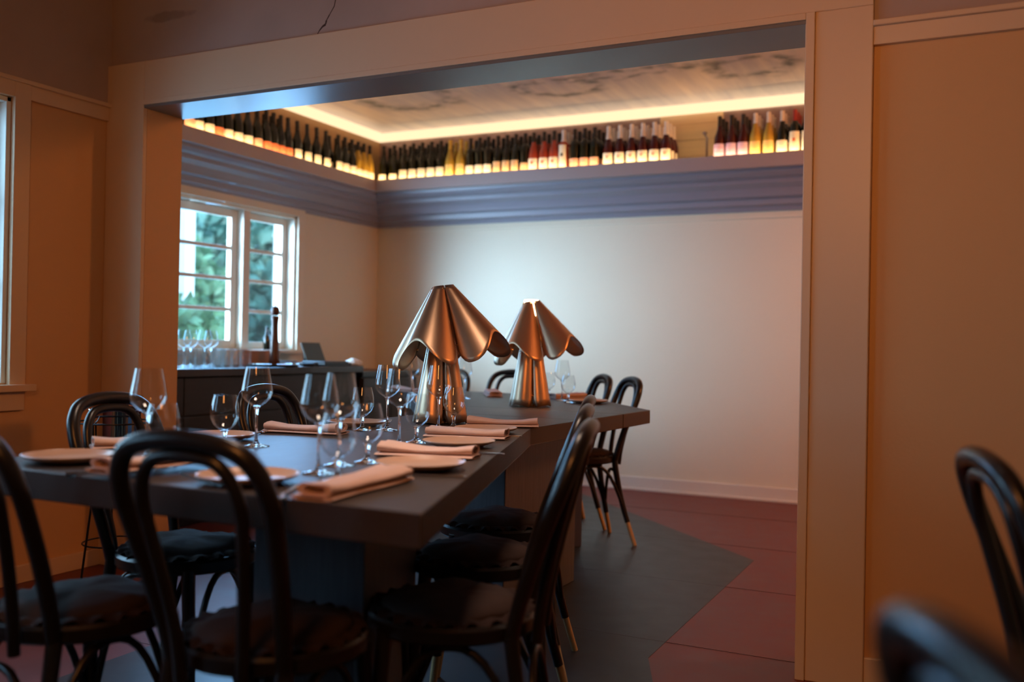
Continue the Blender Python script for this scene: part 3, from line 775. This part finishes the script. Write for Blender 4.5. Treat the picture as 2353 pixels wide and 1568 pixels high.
def make_knife():
    b = BM(); prism(b, [(-.005, -.11), (.005, -.11), (.0065, -.02), (.009, .02), (.009, .075), (.003, .105), (-.004, .11), (-.005, .0)], .0012, .0042, .0008)
    return tag(obj('table_knife', b, M_steel, None), 'x', 'knife')
FK, KNF = make_fork(), make_knife()
fc = [0]; kc = [0]
def cutlery(proto, cnt, a, b, lab, grp):
    pa, pb = on_z(a[0], a[1], TZ), on_z(b[0], b[1], TZ); m = (pa+pb)/2; d = pb-pa; o = proto
    if cnt[0]: o = o.copy(); C.objects.link(o)
    cnt[0] = 1; o.location = (m.x, m.y, TZ+.0005); o.rotation_euler = (0, 0, math.atan2(d.y, d.x)-PI/2); o['label'] = lab; o['group'] = grp
cutlery(FK, fc, (566, 1007), (612, 994), 'steel fork beside the left side plate before the lone wine glass', 'forks on the communal table')
cutlery(FK, fc, (868, 985), (900, 968), 'steel fork beside the second left plate, near the nearer lamp', 'forks on the communal table')
cutlery(FK, fc, (198, 1091), (320, 1083), 'steel fork handle peeking out beneath the left near-end napkin', 'forks on the communal table')
cutlery(FK, fc, (672, 1128), (640, 1150), 'steel fork tip showing between head plate and bare-end napkin', 'forks on the communal table')
cutlery(KNF, kc, (1030, 1098), (890, 1091), 'steel knife in front of the first slanted-side plate', 'knives on the communal table')
cutlery(KNF, kc, (1118, 1044), (1025, 1038), 'steel knife in front of the second slanted-side plate', 'knives on the communal table')
cutlery(KNF, kc, (1160, 1004), (1080, 1002), 'steel knife in front of the third slanted-side plate', 'knives on the communal table')
cutlery(KNF, kc, (500, 1115), (430, 1095), 'steel knife between the near end napkin and the head plate', 'knives on the communal table')

# ------------------------------------------------------------------ wine bottles on the ledge
BURG = [(0, 0), (.034, 0), (.0385, .004), (.0395, .02), (.0395, .125), (.037, .150), (.029, .178), (.020, .205), (.0155, .232), (.0142, .262), (.0142, .280), (.0158, .281), (.0158, .290), (.0142, .291), (.0142, .298), (0, .299)]
BORD = [(0, 0), (.034, 0), (.0370, .004), (.0375, .02), (.0375, .175), (.0355, .195), (.026, .212), (.0165, .226), (.0145, .245), (.0142, .280), (.0158, .281), (.0158, .290), (.0142, .291), (.0142, .298), (0, .299)]
def bottle(desc, prof, mg, ml, mc, lab=(.022, .090), wid=1.0, capz=.225, emblem=False):
    lab = (lab[0]+.012, lab[1]+.022)
    t = thing('wine_bottle', desc, 'bottle')
    b = BM(); lathe(b, prof, 16); obj('body', b, mg, t, True, 50)
    r = .0400 if prof is BURG else .0380
    b = BM(); lathe(b, [(r, lab[0]), (r+.0004, lab[0]), (r+.0004, lab[1]), (r, lab[1])], 12, -PI/2-1.15*wid, -PI/2+1.15*wid); l = obj('label', b, ml, t, True, 50)
    if emblem:
        b = BM(); z = (lab[0]+lab[1])/2+.01; lathe(b, [(r+.0006, z-.011), (r+.0010, z-.011), (r+.0010, z+.011), (r+.0006, z+.011)], 4, -PI/2-.25, -PI/2+.25); obj('label_print', b, emblem, l)
    b = BM(); pr = [(q+.0007, z) for q, z in prof if z >= capz]; lathe(b, [(pr[0][0], pr[0][1]-.012)]+pr[:-1]+[(0, .3002)], 16); obj('capsule', b, mc, t, True, 50)
    return t
ORD = ['first', 'second', 'third', 'fourth', 'fifth', 'sixth', 'seventh', 'eighth', 'ninth', 'tenth', 'eleventh', 'twelfth']
ROW = ['front', 'second', 'third']
def run_back(us, proto, desc, rows=3, pitch=.086):
    """one column of bottles per pixel centre, running back from the ledge edge to the wall"""
    for i, (u, v) in enumerate(us):
        p = on_y(u, v, YFB+.085)
        for r in range(rows):
            lab = f'{desc}, {ORD[i]} from left, {ROW[r]} row' if len(us) > 1 else f'{desc}, {ROW[r]} row'
            place(proto, (p.x+random.uniform(-.0012, .0012), YFB+.085+r*pitch+random.uniform(-.0012, .0012), ZS+.0005), random.uniform(-.05, .05), lab, desc, (.94, .94, 1))
def run_left(us, proto, desc, rows=2, pitch=.084):
    for i, (u, v) in enumerate(us):
        p = on_x(u, v, XFL-.085)
        for r in range(rows):
            lab = f'{desc}, {ORD[i]} from left, {ROW[r]} row' if len(us) > 1 else f'{desc}, {ROW[r]} row'
            place(proto, (XFL-.085-r*pitch+random.uniform(-.0012, .0012), p.y+random.uniform(-.0012, .0012), ZS+.0005), PI/2+random.uniform(-.05, .05), lab, desc, (.94, .94, 1))
def lin(a, b, n): return [(a[0]+(b[0]-a[0])*i/max(1, n-1), a[1]+(b[1]-a[1])*i/max(1, n-1)) for i in range(n)]
def bline(u0, u1, n): # along back ledge line
    f = lambda u: 412-(u-867)*69/983
    return lin((u0, f(u0)), (u1, f(u1)), n)
def lline(u0, u1, n):
    f = lambda u: 284+(u-420)*128.6/439
    return lin((u0, f(u0)), (u1, f(u1)), n)
bA = bottle('', BURG, M_bgreen, M_label, M_capk, (.006, .045))
run_back(bline(881, 905, 2), bA, 'dark bottle with low white label beside the ledge corner')
bB = bottle('', BURG, M_bgreen, M_label, M_capk, (.012, .070))
run_back(bline(928, 1012, 5), bB, 'dark green bottle with plain white label left of gold bottles')
bC = bottle('', BURG, M_bgold, M_lyel, M_capy, (.010, .085))
run_back(bline(1034, 1058, 2), bC, 'golden bottle with yellow label and gold cap on back ledge')
bD = bottle('', BORD, M_bgreen, M_label, M_capk, (.012, .065))
run_back(bline(1081, 1121, 3), bD, 'dark square-shouldered bottle with white label right of gold bottles')
bE = bottle('', BURG, M_bgreen, M_ltan, M_capk, (.010, .080), .8)
run_back(bline(1144, 1185, 3), bE, 'dark bottle with narrow tan label on back ledge')
bF = bottle('', BORD, M_bgreen, M_ltan, M_capk, (.010, .055))
run_back(bline(1206, 1206, 1), bF, 'single dark bottle with low brown label before rose bottles')
bG = bottle('', BURG, M_brose, M_label, M_capk, (.010, .082), 1, .215, M_lred)
run_back(bline(1226, 1273, 3), bG, 'rose red bottle with black cap and white label')
bH = bottle('', BORD, M_brose, M_label, M_capw, (.010, .165), .8, .205, M_ink)
run_back(bline(1295, 1295, 1), bH, 'rose bottle with tall white label and white cap')
bI = bottle('', BORD, M_bgreen, M_lpink, M_capk, (.010, .060))
run_back(bline(1320, 1366, 3), bI, 'dark bottle with small pink label on back ledge')
bJ = bottle('', BURG, M_bred, M_label, M_capw, (.012, .080), 1.05, .200, M_lpink)
run_back(bline(1398, 1530, 6), bJ, 'red wine bottle with white cap and white label')
bK = bottle('', BURG, M_bred, M_llilac, M_capk, (.010, .085))
run_back(bline(1653, 1707, 3), bK, 'dark red bottle with lilac label right of the gap')
bL = bottle('', BURG, M_bgold, M_lyel, M_capw, (.010, .085), 1, .225)
run_back(bline(1735, 1766, 2), bL, 'golden bottle with pale cap right of the gap')
bM = bottle('', BURG, M_bgreen, M_label, M_capw, (.010, .078))
run_back(bline(1797, 1797, 1), bM, 'dark bottle with white cap right of the gap')
bN = bottle('', BORD, M_bgreen, M_label, M_capr, (.010, .130), 1, .215, M_lred)
run_back(bline(1826, 1882, 3), bN, 'dark bottle with red cap and tall white label')
run_back(bline(1915, 2230, 11), bB, 'dark bottle on the back ledge hidden past the opening jamb', 1)
# left ledge
bO = bottle('', BURG, M_bgreen, M_lpink, M_capk, (.006, .062), 1.2)
run_left(lline(432, 432, 1), bO, 'dark bottle with pinkish label by the opening, left ledge')
bP = bottle('', BURG, M_bgreen, M_label, M_capk, (.006, .062), 1.2)
run_left(lline(454, 478, 2), bP, 'dark bottle with white label nearest the opening, left ledge')
bQ = bottle('', BURG, M_bgreen, M_lred, M_capk, (.006, .060), 1.2)
run_left(lline(500, 500, 1), bQ, 'dark bottle with single red label, left ledge')
run_left(lline(522, 568, 3), dup(bP), 'dark bottle with large white label beside red label, left ledge')
run_left(lline(590, 590, 1), dup(bO), 'dark bottle with brownish label after large white labels, left ledge')
run_left(lline(611, 660, 4), dup(bQ), 'dark bottle with reddish label mid left ledge')
run_left(lline(682, 748, 4), dup(bB), 'dark bottle with white label mid left ledge')
run_left(lline(776, 808, 3), dup(bB), 'dark bottle with white label toward corner, left ledge')
bR = bottle('', BURG, M_bgold, M_label, M_capk, (.010, .060))
run_left(lline(822, 848, 3), bR, 'olive gold bottle with white label in the ledge corner')
for o in [q for q in bpy.data.objects if q.parent is None and q.name.startswith('wine_bottle') and q['label'] == '']:
    for c in children(o): bpy.data.objects.remove(c)
    bpy.data.objects.remove(o)

# ------------------------------------------------------------------ bar counter and what stands on it
XC0, XC1, YC0, YC1, ZB = -4.54, -3.88, 3.40, 5.58, .88
ct = thing('bar_counter', 'dark oak bar counter under the back room window', 'counter', (-4.2, 4.5, 0))
def cbox(nm, m, x0, x1, y0, y1, z0, z1, bev=.004):
    b = BM(); box(b, x0+4.2, x1+4.2, y0-4.5, y1-4.5, z0, z1, bev); return obj(nm, b, m, ct)
cbox('worktop', M_ctop, XC0, XC1, YC0, YC1, ZB-.045, ZB)
cbox('carcass', M_counter, XC0, XC1-.06, YC0, YC1-.03, .09, ZB-.045)
cbox('plinth', M_blk, XC0, XC1-.09, YC0, YC1-.05, .001, .09)
n = 4; wy = (YC1-.03-YC0)/n
for i in range(n):
    cbox('drawer_front', M_counter, XC1-.06, XC1-.04, YC0+i*wy+.003, YC0+(i+1)*wy-.003, .62, ZB-.05, .003)
    cbox('door', M_counter, XC1-.06, XC1-.04, YC0+i*wy+.003, YC0+(i+1)*wy-.003, .10, .61, .003)
lc = thing('low_cabinet', 'low dark blue-black cabinet at the end of the bar counter', 'cabinet', (-4.15, 5.98, 0))
for nm, m, q in (('carcass', M_counter, (-.36, .22, -.36, .36, .002, .80)), ('worktop', M_blk, (-.38, .25, -.38, .38, .80, .838)), ('door', M_counter, (.22, .24, -.355, -.004, .05, .79)), ('door', M_counter, (.22, .24, .004, .355, .05, .79))):
    b = BM(); box(b, *q, .004); obj(nm, b, m, lc)
# tumblers and stemware at the window end
b = BM(); lathe(b, [(0, 0), (.030, 0), (.033, .004), (.036, .11), (.0345, .11), (.031, .012), (0, .010)], 20)
TB = tag(obj('tumbler', b, M_glass, None, True, 50), 'x', 'glass')
k = 0
for i in range(7):
    for j in range(2):
        y = 4.06+i*.075; x = -4.0-j*.08
        o = TB if k == 0 else TB.copy()
        if k: C.objects.link(o)
        k += 1; o.location = (x, y, ZB+.001); o['group'] = 'tumblers on the bar counter'
        o['label'] = f'clear tumbler on the bar counter, {ORD[i]} from the opening jamb, {("front", "back")[j]} row'
for i in range(6):
    dup(WG, (-4.24-.03*(i % 2), 4.08+i*.085, ZB+.001), i, f'wine glass behind the bar tumblers, {ORD[i]} from the opening jamb', 'wine glasses on the bar counter')
b = BM(); box(b, -.075, .075, -.05, .05, 0, .105, .012); o = tag(obj('white_canister', b, M_ext), 'small white container beside the tumblers on the bar', 'container'); o.location = (-4.28, 4.63, ZB+.001)
t = thing('wooden_box', 'shallow plain wooden box in front of the window on the bar', 'box', (-4.37, 4.91, ZB+.001))
b = BM()
for q in ((-.13, .13, -.205, .205, 0, .008), (-.13, -.12, -.205, .205, .008, .098), (.12, .13, -.205, .205, .008, .098), (-.12, .12, -.205, -.195, .008, .098), (-.12, .12, .195, .205, .008, .098)): box(b, *q, .001)
obj('body', b, M_box, t)
t = thing('pepper_mill', 'tall turned dark wood pepper mill on the bar', 'pepper mill', (-4.13, 4.93, ZB+.001))
b = BM(); lathe(b, [(0, 0), (.034, 0), (.036, .01), (.034, .05), (.028, .12), (.023, .20), (.0215, .26), (.024, .30), (.027, .315), (.0235, .325), (0, .326)], 20); obj('body', b, M_millw, t, True, 40)
b = BM(); lathe(b, [(0, .326), (.020, .327), (.0265, .342), (.0285, .358), (.026, .374), (.018, .386), (0, .389)], 20); obj('turning_head', b, M_millw, t, True, 40)
b = BM(); lathe(b, [(0, .389), (.008, .389), (.009, .397), (.005, .404), (0, .405)], 12); obj('knob', b, M_chrome, t, True)
t = thing('round_tray', 'round black serving tray with shiny rim lying on the bar', 'tray', (-4.055, 4.83, ZB+.001))
b = BM(); lathe(b, [(0, 0), (.155, 0), (.165, .012), (.162, .013), (.152, .004), (0, .004)], 40); obj('tray_base', b, M_blk, t, True, 40)
b = BM(); tube(b, [(.165*math.cos(2*PI*k/40), .165*math.sin(2*PI*k/40), .014) for k in range(40)], .003, 6, closed=True); obj('rim', b, M_chrome, t, True)
t = thing('tablet_stand', 'dark olive tablet screen leaning on a stand at the bar end', 'tablet', (-4.2, 5.44, ZB+.001), 0)
b = BM(); box(b, -.006, .006, -.105, .105, 0, .155, .004, Matrix.Rotation(-.42, 3, 'Y')); bmesh.ops.translate(b, verts=b.verts, vec=(.02, 0, .012)); obj('screen', b, M_screen, t)
b = BM(); box(b, -.10, .05, -.06, .06, 0, .012, .003); box(b, -.085, -.07, -.02, .02, .01, .09, .003, ); obj('stand', b, M_blk, t)
t = thing('card_terminal', 'small black card terminal lying on the bar before the tablet', 'terminal', (-3.97, 5.10, ZB+.001), .5)
b = BM(); box(b, -.04, .04, -.085, .085, 0, .022, .006); obj('body', b, M_blk, t); b = BM(); box(b, -.03, .03, .01, .07, .0215, .024, .001); obj('screen', b, M_ctop, t)
b = BM(); box(b, -.11, .11, -.15, .15, 0, .018, .006); box(b, -.10, .10, -.14, .13, .018, .03, .008); o = tag(obj('black_folded_cloth', b, M_blk), 'folded black cloth on the bar end in front of the screen', 'cloth'); o.location = (-4.03, 5.345, ZB+.001)
b = BM(); bmesh.ops.create_icosphere(b, subdivisions=3, radius=.05)
for v in b.verts: v.co = Vector((v.co.x*1.1, v.co.y*1.3, max(0, v.co.z*.55+.02)))*(1+.16*math.sin(v.co.x*90)*math.cos(v.co.y*70+v.co.z*60))
o = tag(obj('white_cloth', b, M_ext, None, True, 80), 'crumpled white cloth at the very end of the bar counter', 'cloth'); o.location = (-3.94, 5.545, ZB+.001)
t = thing('dark_oil_bottle', 'small dark bottle behind the pepper mill on the window sill', 'bottle', (-4.46, 5.24, BZ0-.005))
b = BM(); lathe(b, [(0, 0), (.022, 0), (.024, .004), (.024, .08), (.012, .11), (.009, .14), (0, .141)], 16); obj('body', b, M_bgreen, t, True); b = BM(); lathe(b, [(0, .141), (.010, .141), (.010, .16), (0, .161)], 12); obj('cap', b, M_blk, t, True)
t = thing('papers_stack', 'small pile of papers and card on the bar under the window', 'papers', (-4.36, 5.30, ZB+.001))
for i in range(3):
    b = BM(); box(b, -.07, .07, -.10, .10, i*.008, i*.008+.007, .001, Matrix.Rotation(.2*i, 3, 'Z')); obj('paper', b, (M_blk, M_ext, M_ctop)[i], t)

# ------------------------------------------------------------------ ice bucket on its wire stand
t = thing('ice_bucket_stand', 'polished steel wine bucket on a thin wire stand by the left wall', 'ice bucket', (-3.2, 2.84, 0))
b = BM(); lathe(b, [(0, .585), (.085, .585), (.092, .59), (.094, .60), (.100, .79), (.104, .797), (.104, .803), (.098, .803), (.092, .605), (0, .60)], 36); bk = obj('bucket', b, M_chrome, t, True, 40)
for s in (-1, 1):
    b = BM(); tube(b, [(s*x, y, z) for x, y, z in spline([(.099, -.03, .735), (.125, -.028, .745), (.125, .028, .745), (.099, .03, .735)], 5)], .004, 8); obj('handle', b, M_chrome, bk, True)
for z, r in ((.695, .15), (.575, .098), (.20, .118)):
    b = BM(); tube(b, [(r*math.cos(2*PI*k/32), r*math.sin(2*PI*k/32), z) for k in range(32)], .0035, 6, closed=True); obj('wire_ring', b, M_wire, t, True)
for k in range(3):
    a = 2*PI*k/3+.4; b = BM(); tube(b, [(.15*math.cos(a), .15*math.sin(a), .695), (.104*math.cos(a), .104*math.sin(a), .695), (.098*math.cos(a), .098*math.sin(a), .4), (.15*math.cos(a), .15*math.sin(a), .003)], .0045, 8); obj('leg', b, M_wire, t, True)
